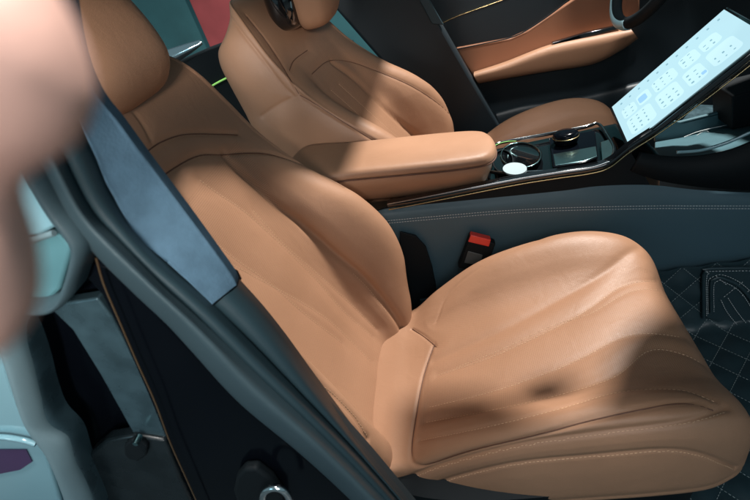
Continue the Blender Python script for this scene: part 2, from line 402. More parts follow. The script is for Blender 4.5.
CS = [
    ([(434, 344), (428, 360), (422, 380), (415, 418), (411, 445), (411, 460), (417, 465), (428, 466), (470, 452), (540, 435), (587, 421), (661, 405), (690, 402), (706, 406), (717, 412)], .0035, .004, 0, 1),
    ([(412, 329), (424, 336), (436, 347)], .003, .003, 0, 1),
    ([(436, 322), (450, 292), (490, 261), (530, 243), (570, 232), (602, 229), (638, 238), (660, 256)], .0015, .003, 0, 0),
    ([(433, 361), (503, 330), (562, 298), (602, 274), (625, 256), (640, 248), (657, 251)], .0025, .009, 0, 0),
    ([(437, 375), (493, 356), (554, 328), (590, 308), (618, 288), (642, 281), (676, 282)], .0018, .006, 3, 0),
    ([(455, 368), (500, 350), (556, 324), (590, 314), (626, 294), (650, 290), (682, 296), (696, 302)], .001, .005, 3, 0),
    ([(428, 407), (493, 391), (554, 370), (587, 355), (620, 338), (650, 333), (690, 338)], .0018, .006, 3, 0),
    ([(425, 422), (493, 409), (563, 393), (615, 376), (650, 350), (689, 356), (722, 378)], .0018, .007, 3, 0),
    ([(420, 440), (493, 425), (560, 408), (620, 391), (680, 389), (717, 402)], .002, .005, 3, 0),
    ([(400, 482), (420, 473), (447, 463), (517, 445), (596, 433), (680, 422), (726, 408)], .004, .005, 1, 0),
    ([(405, 497), (419, 491), (456, 477), (517, 463), (587, 456), (661, 450), (699, 454), (736, 468)], .003, .004, 1, 0),
]
FS = [
    ([(225, 10), (243, 34), (265, 62), (283, 86), (294, 96)], .003, .004, 0, 0),
    ([(247, 16), (265, 38), (283, 66), (299, 94)], .003, .004, 0, 1),
    ([(262, 116), (280, 104), (300, 95)], .003, .004, 0, 0),
    ([(300, 95), (340, 120), (388, 149), (410, 165)], .004, .004, 0, 1),
    ([(290, 70), (294, 60), (308, 50)], .003, .004, 0, 1),
    ([(312, 74), (328, 61), (348, 61), (372, 69), (412, 86), (444, 108), (455, 124)], .002, .004, 0, 1),
    ([(332, 62), (356, 80), (388, 112), (420, 141)], .008, .009, 0, 0),
    ([(330, 90), (370, 125), (400, 150)], .001, .004, 3, 0), ([(338, 84), (382, 124), (408, 146)], .001, .004, 3, 0),
]
near_seat = make_seat('tan leather passenger seat in front, its cushion and backrest in full view', (0, 0, 0), BS, CS, True)
far_seat = make_seat('tan leather driver seat beyond the padded armrest, partly hidden by it', (.145, .785, 0), FS, [], False)
slab('bracket_shade', [at(x, y, 'Y', .285) for x, y in ((400, 232), (416, 236), (426, 247), (432, 266), (436, 285), (437, 303), (400, 330))], (0, .006, 0), near_seat, M['black'], .002)  # black plate for the bracket and the shade between bolster and console
slab('side_clip', [at(x, y, 'Y', .28) for x, y in ((420, 300), (438, 297), (439, 310), (420, 322))], (0, .006, 0), near_seat, M['trim'], .002)
# seat belt buckle on the near seat's inboard side
bk = thing('seat_belt_buckle', 'black seat belt buckle with red release button beside the passenger seat cushion', 'seat belt buckle')
q = [at(x, y, 'Y', .272) for x, y in ((470, 236), (496, 244), (484, 275), (458, 268))]
slab('buckle_body', q, (0, .022, 0), bk, M['black'], .004)
slab('release_button', [at(x, y, 'Y', .271) for x, y in ((471, 235), (491, 240), (489, 247), (468, 242))], (0, .018, 0), bk, M['red'], .002)
slab('buckle_plate', [at(x, y, 'Y', .2712) for x, y in ((468, 251), (483, 255), (480, 266), (464, 263))], (0, .004, 0), bk, M['grey'], .002)
tube('buckle_stalk', cat([at(470, 268, 'Y', .284), at(462, 285, 'Y', .284), at(455, 310, 'Y', .284)], 12), .012, bk, M['black'])

# ------------------------------------------------------------------ centre console
cc = thing('center_console', 'black centre console with cup holder, padded tan armrest and stitched teal side', 'car console', (.2, .4, 0))
CO = Vector((.2, .4, 0))
def loc(o):
    o.location = -CO; return o
def L3(l, Y, ax='Y'): return [at(x, y, ax, Y) for x, y in l]
TOP = [(370, 213), (390, 208), (430, 204), (480, 199), (560, 191), (600, 186), (650, 185), (700, 190), (780, 194)]
ST = [(330, 228), (385, 222), (440, 217), (500, 212), (560, 209), (650, 207), (700, 207), (800, 207)]
topL = [Vector(p) for p in L3(TOP, .312)]; stL = L3(ST, .300)
lowL = [(p.x, .306, p.z-.12) for p in map(Vector, stL)]; botL = [(p.x, .325, .0) for p in map(Vector, stL)]
loc(loft('side_panel', [topL, stL, lowL, botL], cc, M['console'], 120, 10, 0))
sp = []
for dz in (.0035, -.0035):
    Q = cat([(p.x, p.y-.0012, p.z+dz) for p in map(Vector, stL)], 900)
    Ls = np.concatenate([[0], np.cumsum(np.linalg.norm(np.diff(Q, axis=0), axis=1))]); s = 0
    while s < Ls[-1]-.006:
        sp.append(tube_data([[np.interp(s+a, Ls, Q[:, k]) for k in range(3)] for a in (0, .002, .004)], [.0005, .0007, .0005], 5)); s += .0062
loc(mesh('side_stitching', *merge(sp), cc, M['white_thread'], 60))
# glossy outer rail and champagne strip following the console up along the screen
RAIL = [(388, 206), (440, 196), (513, 181.5), (556, 174.5), (590, 169.5), (609, 163.5), (630, 147.5), (660, 128), (700, 99), (757, 55)]
rl = L3(RAIL, .302); G = []
for k, (dy, dz) in enumerate(((.012, -.004), (0, -.006), (-.004, .001), (0, .007), (.012, .009))): G.append([(p.x, p.y+dy, p.z+dz) for p in map(Vector, rl)])
loc(loft('gloss_rail', G, cc, M['piano'], 140, 5))
loc(tube('metal_strip', cat([(p.x, p.y-.003, p.z-.008) for p in map(Vector, rl)], 140), .0016, cc, M['gold'], 8))
loc(tube('chrome_edge', cat([(p.x, p.y-.002, p.z+.006) for p in map(Vector, rl[:6])], 90), .0014, cc, M['chrome'], 8))
# support under the rail: dark body down to the side panel
low = [(p.x, .314, max(.02, p.z)) for p in topL]
loc(loft('rail_body', [[(p.x, p.y+.010, p.z-.005) for p in map(Vector, cat(rl[:7], 30).tolist())], cat([(p.x, p.y, p.z) for p in topL[:7]], 30)], cc, M['black'], 90, 4, 0, 180, False))
# top plate z ~ .495, with openings built as recessed tubs
ZT = .492
top_out = L3([(470, 196), (489, 152), (496, 141), (546, 131), (600, 119), (640, 150), (612, 165), (560, 176), (500, 187)], ZT, 'Z')
loc(slab('top_plate', [(.16, .324, .478), (.60, .324, .49), (.60, .545, .49), (.16, .545, .478)], (0, 0, -.03), cc, M['piano'], .004))
def ring_px(px, z, r, n=80): return cat(L3(px, z, 'Z'), n, closed=True)
INN = [(492, 172), (488, 160), (494, 146), (510, 141), (546, 134.5), (585, 127), (598, 124), (607, 135), (614, 150), (608, 160), (585, 168), (540, 172)]
Q = ring_px(INN, .497, 0); Q2 = np.vstack([Q, Q[:3]])
loc(tube('bezel', Q2, .0042, cc, M['piano'], 10)); loc(tube('bezel_inlay', Q2+np.array([0, 0, .003]), .0017, cc, M['chrome'], 8))
# cup holders
def ell(c, z, n=48, s=1.0, dz=0):
    cx, cy, rx, ry = c; return [tuple(Vector(at(cx+rx*s*math.cos(a), cy+ry*s*math.sin(a), 'Z', z))+Vector((0, 0, dz))) for a in np.linspace(0, 2*math.pi, n, endpoint=False)]
for c in ((521, 155, 20, 12.5), (503, 161, 10, 11)):
    R = [ell(c, .4955, s=1.06), ell(c, .499, s=1.0), ell(c, .497, s=.94), ell(c, .4955, s=.9), ell(c, .493, s=.86)]
    h = loc(rings('cup_holder', R, cc, M['piano'], 60))
    e = np.array(ell(c, .500)); tube('rim', np.vstack([e, e[:2]]), .0014, h, M['steel'] if c[0] > 510 else M['black'], 8)
loc(tube('rim_light', np.array(ell((513, 154, 24, 13), .5005))[25:38], .0007, cc, M['led'], 8))
TR = [(549, 138), (595, 130), (598, 157), (585, 162), (553, 167)]
loc(slab('tray', L3(TR, .499, 'Z'), (0, 0, -.004), cc, M['gloss'], .002))
loc(slab('tray_liner', L3([(553, 154), (596, 146), (597, 156), (584, 161), (555, 165)], .5005, 'Z'), (0, 0, -.003), cc, M['steel'], .001))
loc(slab('end_tray', L3([(600, 142), (609, 139), (615, 150), (612, 157), (602, 160)], .5, 'Z'), (0, 0, -.004), cc, M['steel'], .003))
kc = Vector(at(566, 143, 'Z', .50)); KR = []
for z, r in ((0, .020), (.006, .024), (.018, .026), (.026, .024), (.030, .018), (.031, .002)): KR.append([(kc.x+r*1.15*math.cos(a), kc.y+r*math.sin(a), kc.z+z) for a in np.linspace(0, 2*math.pi, 40, endpoint=False)])
kn = loc(rings('selector_knob', KR, cc, M['gloss'], 60))
e = np.array([(kc.x+.0295*math.cos(a), kc.y+.0258*math.sin(a), kc.z+.018) for a in np.linspace(0, 2*math.pi, 42)]); tube('knob_ring', e, .0012, kn, M['gold'], 8)
# armrest
zs = lambda x, y: -.10*(x-.05)
ar = [(-.20, .300), (-.05, .298), (.10, .298), (.20, .302), (.248, .318), (.266, .365), (.262, .425), (.235, .462), (.15, .474), (-.05, .474), (-.20, .474)]
lid = loc(plan_slab('armrest_lid', ar, [(.573, .008), (.5735, .002), (.576, .0), (.584, .000), (.590, .0025), (.5935, .007), (.5955, .014), (.597, .032)], zs, cc, M['tan'], 140, 35))
ab = loc(plan_slab('armrest_base', [(x-.006, .38+(y-.38)*.97) for x, y in ar], [(.486, .058), (.491, .048), (.503, .033), (.522, .018), (.545, .007), (.568, .001), (.575, .006)], zs, cc, M['tan'], 140, 180))
Q = cat(ar, 140, closed=True); tube('armrest_piping', [(x, y, .5718+zs(x, y)) for x, y in Q], .0016, lid, M['dark_thread'], 6)
tag(mesh('pale_disc', [p for r in ([ell((515, 170, 12, 6), .5015, s=s) for s in (1.0, .98)]+[ell((515, 170, 12, 6), .5015, s=s, dz=.004) for s in (1.0, .9, .3)]) for p in r],  # pale raised disc over the cup holder
     grid_faces(5, 48, wrapc=True)+[tuple(range(48)), tuple(range(192, 240))], None, M['white'], 50), 'small pale round pad lying in the cup holder', 'disc')

# touchscreen
sc_ = thing('touchscreen', 'large lit touchscreen tablet leaning back above the centre console', 'touchscreen', (.62, .42, .55))
SO = Vector((.62, .42, .55))
A, B, D_ = (Vector(at(*a)) for a in ((629, 145, 'Y', .315), (612, 107, 'Y', .535), (720, 7, 'Y', .535)))
ex = (B-A); ey = (D_-B); WX = ex.length; ex.normalize(); ey = (ey-ex*ey.dot(ex)); HY = ey.length; ey.normalize(); nz_ = ex.cross(ey).normalized()
if nz_.dot(CP-A) < 0: nz_ = -nz_
def sp_(s, t, h=0): return A+ex*(t*WX)+ey*(s*HY)+nz_*h       # s along the long side, t from near to far
def sq(name, s0, s1, t0, t1, h, d, m, par, bev=.0): 
    o = slab(name, [sp_(s0, t0, h), sp_(s1, t0, h), sp_(s1, t1, h), sp_(s0, t1, h)], -nz_*d, par, m, bev); return o
o = sq('screen_housing', -.03, 1.03, -.045, 1.03, -.0012, .014, M['piano'], sc_, .004); o.location = -SO
o = sq('display', 0, 1, 0, 1, .0003, .001, M['screen'], sc_); o.location = -SO
cards = []; icons = []; blues = []
def quad(lst, s0, s1, t0, t1, h):
    r = min(.012, (s1-s0)*HY*.3, (t1-t0)*WX*.3); V = []
    for (sx, tx, a0) in ((s1, t1, 0), (s0, t1, 90), (s0, t0, 180), (s1, t0, 270)):
        cx = sx-(r/HY)*(1 if sx == s1 else -1); cy = tx-(r/WX)*(1 if tx == t1 else -1)
        for k in range(5):
            a = math.radians(a0+22.5*k); V.append(sp_(cx+r/HY*math.cos(a), cy+r/WX*math.sin(a), h))
    lst.append((V, [tuple(range(20))]))
for i in range(11): 
    s = .07+.085*i; quad(icons, s, s+.018, .865, .905, .0009)
for (s0, s1, t0, t1) in ((.05, .17, .50, .74), (.19, .30, .52, .76), (.33, .52, .50, .76), (.56, .70, .50, .76), (.72, .86, .5, .74), (.05, .26, .10, .46), (.30, .48, .12, .46), (.52, .66, .12, .44), (.70, .90, .12, .44)):
    quad(cards, s0, s1, t0, t1, .0006)
for (s0, t0, ns, nt) in ((.07, .54, 2, 3), (.35, .53, 3, 3), (.58, .54, 2, 3), (.74, .53, 2, 2), (.08, .14, 3, 4), (.32, .15, 3, 3), (.54, .16, 2, 3), (.73, .16, 3, 2)):
    for i in range(ns):
        for j in range(nt):
            s = s0+.055*i; t = t0+.085*j; w = random.choice((.012, .016, .022)); quad(icons, s, s+w, t, t+random.choice((.018, .03)), .0009)
quad(blues, .20, .27, .56, .70, .0009); quad(blues, .62, .655, .16, .22, .0009)
for nm, l, m_ in [('card_tile', [c_], M['card']) for c_ in cards]+[('blue_tile', [c_], M['bluecard']) for c_ in blues]+[('icon_print', icons, M['icon'])]:
    o = mesh(nm, *merge(l), sc_, m_, 0, recalc=False); o.location = -SO

# ------------------------------------------------------------------ dashboard, driver footwell seen under the screen
db = thing('dashboard', 'black dashboard underside with a blue lit footwell recess below the screen', 'dashboard', (.95, .5, .5))
DO = Vector((.95, .5, .5))
def dl(o): o.location = -DO; return o
dl(box('dashboard_body', (1.62, .45, .66), (.5, 1.75, .40), db, M['black'], .05))
M['recess'] = mat('teal_recess_vinyl', (.055, .125, .15), .5, var=.15, var_scale=20)  # footwell beyond the console, its light put into the teal colour
dl(pslab('recess_wall', [(655, 118), (680, 122), (732, 109), (732, 127), (684, 138), (655, 142)], .57, .01, db, M['recess'], .002))
dl(slab('recess_shelf', [at(679, 123, 'Y', .57), at(731, 110, 'Y', .57), at(733, 106, 'Y', .66), at(696, 104, 'Y', .66)], (0, 0, -.006), db, M['metal'], .002))
rfz = [at(x, y, 'Y', Y) for x, y, Y in ((655, 142, .56), (684, 137, .56), (750, 121, .56), (800, 110, .56), (800, 128, .34), (750, 146, .34), (690, 156, .34), (655, 158, .34))]
dl(slab('recess_floor', rfz, (0, 0, -.01), db, M['recess'], .002))
dl(slab('recess_side', [at(732, 96, 'Y', .5), at(800, 80, 'Y', .5), at(800, 116, 'Y', .5), at(732, 130, 'Y', .5)], (0, .1, 0), db, M['black'], .004))
qs = []
for pl in ([(684, 143), (694, 137), (706, 131), (716, 137), (726, 131)], [(684, 137), (700, 131), (731, 124)]):
    qs.append(tube_data(cat(L3(pl, .545), 40), .0009, 5))
dl(mesh('recess_stitching', *merge(qs), db, M['white_thread'], 60))
dl(slab('dash_shade_top', [(.83, .0, .80), (.86, .62, .80), (.98, .66, .82), (.98, 1.3, .82), (1.6, 1.3, .86), (1.6, -.42, .86), (.9, -.42, .80)], (0, 0, -.03), db, M['black'], .01))  # slab added out of view to keep the key off the footwell
dl(loft('recess_lip', [L3([(676, 153), (700, 151), (725, 144), (752, 132), (775, 121)], .318), [Vector(p)+Vector((0, 0, .006)) for p in L3([(676, 153), (700, 151), (725, 144), (752, 132), (775, 121)], .318)]], db, M['paint'], 40, 2, .004))
dl(loft('lower_cover', [L3([(640, 152), (670, 156), (700, 155), (730, 149), (760, 137), (790, 126)], .316), L3([(630, 170), (660, 180), (700, 186), (730, 188), (760, 190), (790, 192)], .313)], db, M['black'], 60, 4, .006))

# ------------------------------------------------------------------ floor mat
fm = thing('floor_mat', 'black quilted floor mat with white diamond stitching and raised bound edge', 'floor mat', (.8, .1, .01))
FO = Vector((.8, .1, .01))
def fl(o): o.location = -FO; return o
def mat_pt(u, v):       # u along x, v from y=-.3 (0) to the console (then up its side)
    L = .56; s = v*.78
    bul = .006*abs(math.sin((u*11+v*9)*math.pi))*abs(math.sin((u*11-v*9)*math.pi))
    if s < L: return (.50+u*.8, -.30+s, .012+bul)
    a = min(1, (s-L)/.05); r = .032
    th = a*math.pi/2
    return (.50+u*.8, -.30+L+r*math.sin(th)-bul*math.sin(th), .012+r*(1-math.cos(th))+max(0, s-L-.05)*1.0+bul*math.cos(th))
NU, NV = 160, 150
fl(mesh('mat_sheet', [mat_pt(i/(NU-1), j/(NV-1)) for i in range(NU) for j in range(NV)], grid_faces(NU, NV), fm, M['mat_'], 180))
st = []
def dash_line(f, n, lst, r=.0006, dash=.0042, gap=.0028):
    Q = np.array([f(t) for t in np.linspace(0, 1, n)]); Ls = np.concatenate([[0], np.cumsum(np.linalg.norm(np.diff(Q, axis=0), axis=1))]); s = 0
    while s < Ls[-1]-dash:
        lst.append(tube_data([[np.interp(s+a, Ls, Q[:, k]) for k in range(3)] for a in (0, dash/2, dash)], [r*.7, r, r*.7], 5)); s += dash+gap
for sgn in (1, -1):
    for c in range(-13, 27):
        def f(t, c=c, sgn=sgn):
            v = t; u = (c - sgn*v*9)/11
            return None if not 0 <= u <= 1 else tuple(np.array(mat_pt(u, v))+np.array([0, -.0008 if v > .75 else 0, .0008]))
        ts = [t for t in np.linspace(0, 1, 200) if f(t) is not None]
        if len(ts) > 10:
            a, b = ts[0], ts[-1]
            dash_line(lambda t, f=f, a=a, b=b: f(a+(b-a)*t), 200, st)
fl(mesh('mat_stitching', *merge(st), fm, M['mat_thread'], 60))
# raised bound flap against the console side
FP = [(705, 276), (712, 269.5), (760, 267.5), (800, 268), (800, 330), (758, 330), (744, 318), (733, 296), (722, 290), (716, 290), (716, 312), (707, 312)]
flap = fl(pslab('mat_flap', [(703, 278), (706, 271), (713, 268), (810, 267), (810, 345), (775, 345), (740, 330), (706, 318)], .285, .010, fm, M['mat_'], .003))
bd = []
for pl in ([(703.5, 318), (703.5, 279), (706, 271.5), (713, 268.5), (810, 267.5)], [(711, 312), (711, 283), (714, 279), (722, 278), (740, 287), (752, 302), (760, 320)]):
    bd.append(tube_data(cat(L3(pl, .283), 80), .0042, 8))
mesh('binding', *merge(bd), flap, M['mat_'], 60)
s2 = []
for pl in ([(706.5, 316), (706.5, 280), (709, 273.5), (714, 271.3), (810, 270.5)], [(708, 314), (708, 284), (712, 277.5), (723, 275), (742, 284), (756, 299), (764, 320)], [(714, 312), (714, 286), (718, 281), (722, 281), (738, 290), (749, 304), (756, 320)], [(721, 300), (727, 312), (738, 326)], [(728, 298), (738, 313), (750, 328)]):
    Q = cat(L3(pl, .2795), 200); dash_line(lambda t, Q=Q: Q[int(t*199)], 200, s2, .0007)
for pl in ([(724, 297), (745, 280)], [(742, 296), (760, 283)], [(716, 276), (728, 286)]):
    Q = cat(L3(pl, .282), 60); dash_line(lambda t, Q=Q: Q[int(t*59)], 60, s2, .0007)
mesh('flap_stitching', *merge(s2), flap, M['white_thread'], 60)

# ------------------------------------------------------------------ near door pillar
bp = thing('door_pillar', 'leaning door pillar beside the passenger seat, blue grey suede cover over dark plastic', 'car pillar', (-.05, -.38, .3))
BO = Vector((-.05, -.38, .3))
def bl(o): o.location = -BO; return o
e0 = [(-60, -40), (-10, 70), (12, 115), (40, 167), (67, 220), (97, 257), (133, 293), (167, 325), (192, 352), (240, 404), (300, 454), (350, 500), (400, 550)]
e1 = [(-45, -50), (3, 60), (24, 106), (53, 165), (80, 216), (110, 249), (146, 283), (180, 315), (207, 343), (254, 394), (313, 445), (362, 492), (412, 545)]
e2 = [(-35, -60), (18, 60), (40, 110), (62, 160), (89, 211), (117, 241), (160, 286), (190, 313), (222, 343), (264, 384), (320, 436), (370, 486), (420, 540)]
e3 = [(30, -60), (60, 50), (76, 106), (97, 156), (114, 193), (133, 224), (150, 244), (180, 271), (213, 301), (255, 345), (300, 392), (360, 455), (425, 530)]
e4 = [(62, -60), (78, 40), (96, 92), (120, 124), (147, 161), (187, 214), (233, 279), (262, 314), (290, 350), (310, 377), (345, 426), (380, 471), (425, 525)]
l0, l1 = L3(e0, -.418), L3(e1, -.432); l2, l2b = L3(e2, -.418), [Vector(p) for p in L3(e2, -.405)]
bl(loft('rubber_seal', [[p+Vector((-.004, .02, 0)) for p in map(Vector, l0)], l0, l1, l2, [p+Vector((.004, .018, 0)) for p in l2b]], bp, M['rubber'], 120, 8))
e2i = [(a[0]*.93+b[0]*.07, a[1]*.93+b[1]*.07) for a, b in zip(e2, e3)]
e2m = [(a[0]*.5+b[0]*.5, a[1]*.5+b[1]*.5) for a, b in zip(e2, e3)]
bl(loft('inner_seal_lip', [[Vector(p)+Vector((0, .02, 0)) for p in L3(e2i, -.40)], L3(e2i, -.413), L3(e2m, -.412), L3(e3, -.392), [Vector(p)+Vector((.003, .02, 0)) for p in L3(e3, -.385)]], bp, M['trim'], 120, 8))
SP = 7  # suede ends at the parting line
k3 = [(30, -60), (60, 50), (76, 106), (97, 158), (114, 196), (133, 228), (146, 243), (180, 272), (212.5, 304)]
k4 = [(62, -60), (78, 40), (96, 92), (120, 124), (147, 161), (187, 214), (225, 266), (234, 279), (236.5, 285)]
kA = [(a[0]*.9+b[0]*.1, a[1]*.9+b[1]*.1) for a, b in zip(k3, k4)]; kB = [(a[0]*.08+b[0]*.92, a[1]*.08+b[1]*.92) for a, b in zip(k3, k4)]
bl(loft('suede_cover', [[p+Vector((0, .02, 0)) for p in map(Vector, L3(k3, -.387))], L3(k3, -.396), L3(kA, -.3945), L3(kB, -.3735), L3(k4, -.371), [p+Vector((-.002, .012, 0)) for p in map(Vector, L3(k4, -.365))]], bp, M['suede'], 160, 8))
j3 = [(213.8, 305), (240, 330), (262, 352), (300, 392), (360, 455), (425, 530)]
j4 = [(237, 286.5), (262, 314), (286, 344), (310, 377), (345, 424), (380, 470), (425, 522)]
jm = list(zip(*[(cat(j3, 8)[:, k]+cat(j4, 8)[:, k])/2 for k in (0, 1)]))
bl(loft('lower_cover', [[p+Vector((0, .02, 0)) for p in map(Vector, L3(j3, -.387))], L3(j3, -.395), L3(jm, -.392), L3(j4, -.374), [p+Vector((-.002, .012, 0)) for p in map(Vector, L3(j4, -.36))]], bp, M['trim'], 120, 8))
bl(pslab('parting_gap', [(206, 300), (224, 280), (231, 284), (235, 292), (220, 310)], -.362, .02, bp, M['black'], 0))
bl(pslab('gloss_panel', [(60, 250), (110, 268), (140, 296), (192, 350), (240, 402), (300, 452), (360, 505), (420, 570), (230, 600), (190, 505), (165, 440), (120, 335), (100, 295)], -.405, .02, bp, M['gloss'], .004))
0 and bl(pslab('cover_backing', [(40, -60), (76, 106), (97, 156), (133, 226), (180, 271), (213, 303), (240, 330), (300, 392), (425, 530), (425, 520), (380, 468), (310, 374), (262, 311), (187, 210), (96, 88), (70, -60)], -.36, .06, bp, M['black'], .0))
bl(tube('edge_strip', cat(L3([(96, 258), (104, 285), (118, 318), (137, 362), (155, 402), (170, 442), (186, 478), (205, 520)], -.415), 80), .0009, bp, mat('warm_lit_edge', (.16, .10, .055), .35, .6), 8))  # bronze colour stands in for warm light on the edge
sk = bl(slab('striker', L3([(236, 478), (243, 470), (256, 469), (272, 481), (283, 497), (285, 515), (240, 515), (233, 492)], -.418), (0, .012, 0), bp, M['black'], .004))
tube('striker_loop', cat(L3([(262, 505), (264, 493), (272, 488), (281, 489), (288, 496), (292, 510)], -.43), 30), .004, sk, M['chrome'], 10)

# ------------------------------------------------------------------ rear door, opened, at the left edge
rd = thing('vehicle_door', 'opened rear door edge with rubber seal, window corner and dark hinge gap', 'car door', (-.15, -.47, .5))
RO = Vector((-.15, -.47, .5))
def rr(o): o.location = -RO; return o
rr(pslab('door_body', [(-60, 180), (60, 215), (105, 260), (122, 335), (167, 440), (192, 505), (230, 610), (-60, 610)], -.385, .02, rd, M['gloss'], .003))
rr(pslab('metal_strip', [(50, 309), (60, 304), (97, 298), (112, 318), (135, 362), (153, 402), (167, 438), (150, 436), (133, 434), (100, 375), (72, 330)], -.405, .012, rd, M['metal'], .002))
rr(pslab('hinge_plate', [(78, 470), (92, 452), (106, 441), (134, 436), (165, 441), (180, 478), (200, 520), (75, 520)], -.41, .015, rd, mat('scuffed_black', (.006, .010, .012), .28, var=.9, var_scale=30, rough_var=.12, bump=('noise', 60, .12, .003)), .003))
hg = rr(slab('hinge', L3([(124, 446), (131, 440), (140, 440), (147, 447), (146, 456), (138, 462), (129, 460), (124, 455)], -.416), (0, .006, 0), rd, M['black'], .002))
hc = at(137, 441, 'Y', -.4175); tube('hinge_bolt', [hc+Vector((0, .006, 0)), hc, hc+Vector((0, -.004, 0))], [.0035, .0035, .0028], hg, M['steel'], 12)
0 and rr(tube('hinge_bracket', cat(L3([(82, 462), (92, 450), (104, 441), (120, 437), (138, 435)], -.418), 30), .0016, rd, M['rubber'], 8))
def band(nm, a, b, Y, h, m, n=90):
    la, lb = L3(a, Y), L3(b, Y); A_ = cat(la, 60); B_ = cat(lb, 60); mid = (A_+B_)/2-np.array([0, h, 0])
    return rr(loft(nm, [A_+np.array([0, .02, 0]), A_, mid, B_, B_+np.array([0, .02, 0])], rd, m, n, 8))
band('door_seal', [(-18, 300), (0, 345), (8, 370), (17, 400), (28, 428), (44, 449), (54, 470), (66, 505), (74, 540)], [(8, 320), (20, 345), (30, 372), (38, 400), (47, 425), (66, 444), (76, 470), (92, 505), (104, 545)], -.432, .010, M['rubber_light'])
band('seal_lip', [(9, 318), (21, 343), (31, 370), (39, 398), (48, 424), (67, 443), (77, 469), (93, 505), (105, 545)], [(14, 316), (27, 341), (37, 368), (45, 396), (55, 420), (73, 440), (83, 468), (100, 505), (112, 545)], -.425, .006, M['metal'])
rr(pslab('painted_skin', [(-40, 300), (0, 350), (10, 385), (20, 410), (34, 436), (46, 455), (60, 500), (70, 560), (-40, 560)], -.428, .01, rd, M['paint'], .003))
rr(pslab('purple_reflection', [(-20, 455), (0, 450), (26, 450), (32, 462), (20, 470), (0, 474), (-20, 478)], -.4295, .001, rd, mat('purple_patch', (.06, .03, .09), .3, var=.2), 0))  # purple plate stands in for a reflection on the door
rr(tube('body_crease', cat(L3([(-30, 438), (0, 437), (22, 440), (36, 444)], -.433), 30), .003, rd, M['paint'], 8))
rr(pslab('window_pane', [(-40, 225), (30, 240), (56, 230), (72, 248), (60, 290), (48, 302), (-40, 306)], -.418, .008, rd, M['glass_pane'], .003))
band('window_seal', [(14, 150), (32, 185), (50, 215), (68, 238), (72, 252), (66, 278), (58, 296), (44, 304), (20, 306)], [(26, 146), (46, 182), (62, 210), (80, 234), (86, 250), (78, 278), (70, 298), (52, 312), (20, 313)], -.428, .007, M['rubber'])
rr(tube('window_bar', cat(L3([(-20, 250), (10, 244), (32, 240), (54, 233)], -.425), 30), .0024, rd, M['rubber_light'], 10))
rr(pslab('frame_skin', [(-40, 120), (20, 160), (44, 205), (58, 226), (40, 236), (-40, 242)], -.421, .008, rd, M['paint'], .003))

# ------------------------------------------------------------------ far side of the cabin
fd = thing('vehicle_door', 'dark driver door beyond the steering wheel with tan panel and armrest', 'car door', (.5, 1.3, .3))
GO = Vector((.5, 1.3, .3))
def gl(o): o.location = -GO; return o
gl(box('door_body', (.75, 1.36, .38), (1.5, .06, .80), fd, M['darkpanel'], .01))
gl(pslab('tan_insert', [(456, 48), (510, 38), (528, 30), (572, 0), (592, -14), (640, -14), (640, 10), (628, 34), (600, 60), (560, 66), (520, 74), (478, 84), (464, 62)], 1.318, .02, fd, M['tan_dark'], .006))
ARM_T = [(474, 72), (505, 62), (550, 45), (600, 34), (630, 28)]
ARM_M = [(474, 76), (505, 68), (550, 53), (600, 43), (634, 33)]
ARM_B = [(478, 83), (505, 78), (550, 70), (592, 63), (620, 50), (638, 38)]
gl(loft('armrest', [L3(ARM_T, 1.315), L3(ARM_T, 1.26), L3(ARM_M, 1.235), L3(ARM_B, 1.25), L3(ARM_B, 1.315)], fd, M['tan'], 60, 6))
gl(pslab('switch_panel', [(552, 43), (585, 33), (616, 26), (620, 29), (590, 36), (556, 46)], 1.255, .02, fd, M['piano'], .002))
gl(tube('trim_line', cat(L3([(440, 24), (460, 15), (502, 0), (540, -16)], 1.325), 20), .0016, fd, M['gold'], 8))
gl(tube('seam_line', cat(L3([(452, 50), (482, 44), (512, 37), (530, 28), (556, 10), (580, -10)], 1.312), 40), .0022, fd, M['black'], 8))
gl(loft('map_pocket', [L3([(495, 112), (525, 104), (560, 99), (600, 91), (645, 80)], 1.30), L3([(497, 116), (525, 109), (560, 104), (600, 96), (645, 85)], 1.27), L3([(505, 145), (540, 140), (580, 128), (620, 118), (660, 110)], 1.26)], fd, M['darkpanel'], 60, 6))
fp = thing('door_pillar', 'dark pillar with a paler strip for its lit edge behind the driver seat', 'car pillar', (.1, 1.22, .3))
PO = Vector((.1, 1.22, .3))
def pl_(o): o.location = -PO; return o
pl_(pslab('pillar_trim', [(310, -20), (422, -8), (442, 26), (470, 75), (508, 140), (455, 145), (440, 118), (380, 60)], 1.21, .08, fp, M['darkpanel'], .012))
pl_(pslab('pillar_lit_edge', [(412, -14), (424, -10), (444, 25), (432, 24)], 1.203, .01, fp, M['trim'], .003))  # paler strip stands in for light along the pillar edge
pl_(tube('belt_guide', cat(L3([(352, 40), (358, 52), (362, 60)], 1.2), 12), .004, fp, M['chrome'], 8))
rf = thing('vehicle_door', 'dark rear door behind the driver seat with a green light line', 'car door', (-.7, 1.3, .3))
QO = Vector((-.7, 1.3, .3))
def ql(o): o.location = -QO; return o
ql(pslab('door_body', [(60, 70), (150, 66), (178, 62), (205, 50), (232, 40), (300, 20), (380, 160), (60, 260)], 1.30, .06, rf, M['black'], .006))
ql(tube('light_line', cat(L3([(200, 94), (215, 84), (240, 71), (256, 62)], 1.292), 20), .0035, rf, M['led'], 8))
ql(pslab('tan_armrest', [(232, 136), (268, 130), (300, 128), (300, 142), (262, 150), (240, 152)], 1.20, .04, rf, M['tan_dark'], .006))
ql(loft('glint_strip', [L3([(146, 58), (160, 52), (185, 44), (200, 40)], 1.295), L3([(150, 68), (170, 66), (190, 54), (203, 44)], 1.285)], rf, M['chrome'], 30, 4, .004))  # bright strip stands in for glints in the window glass
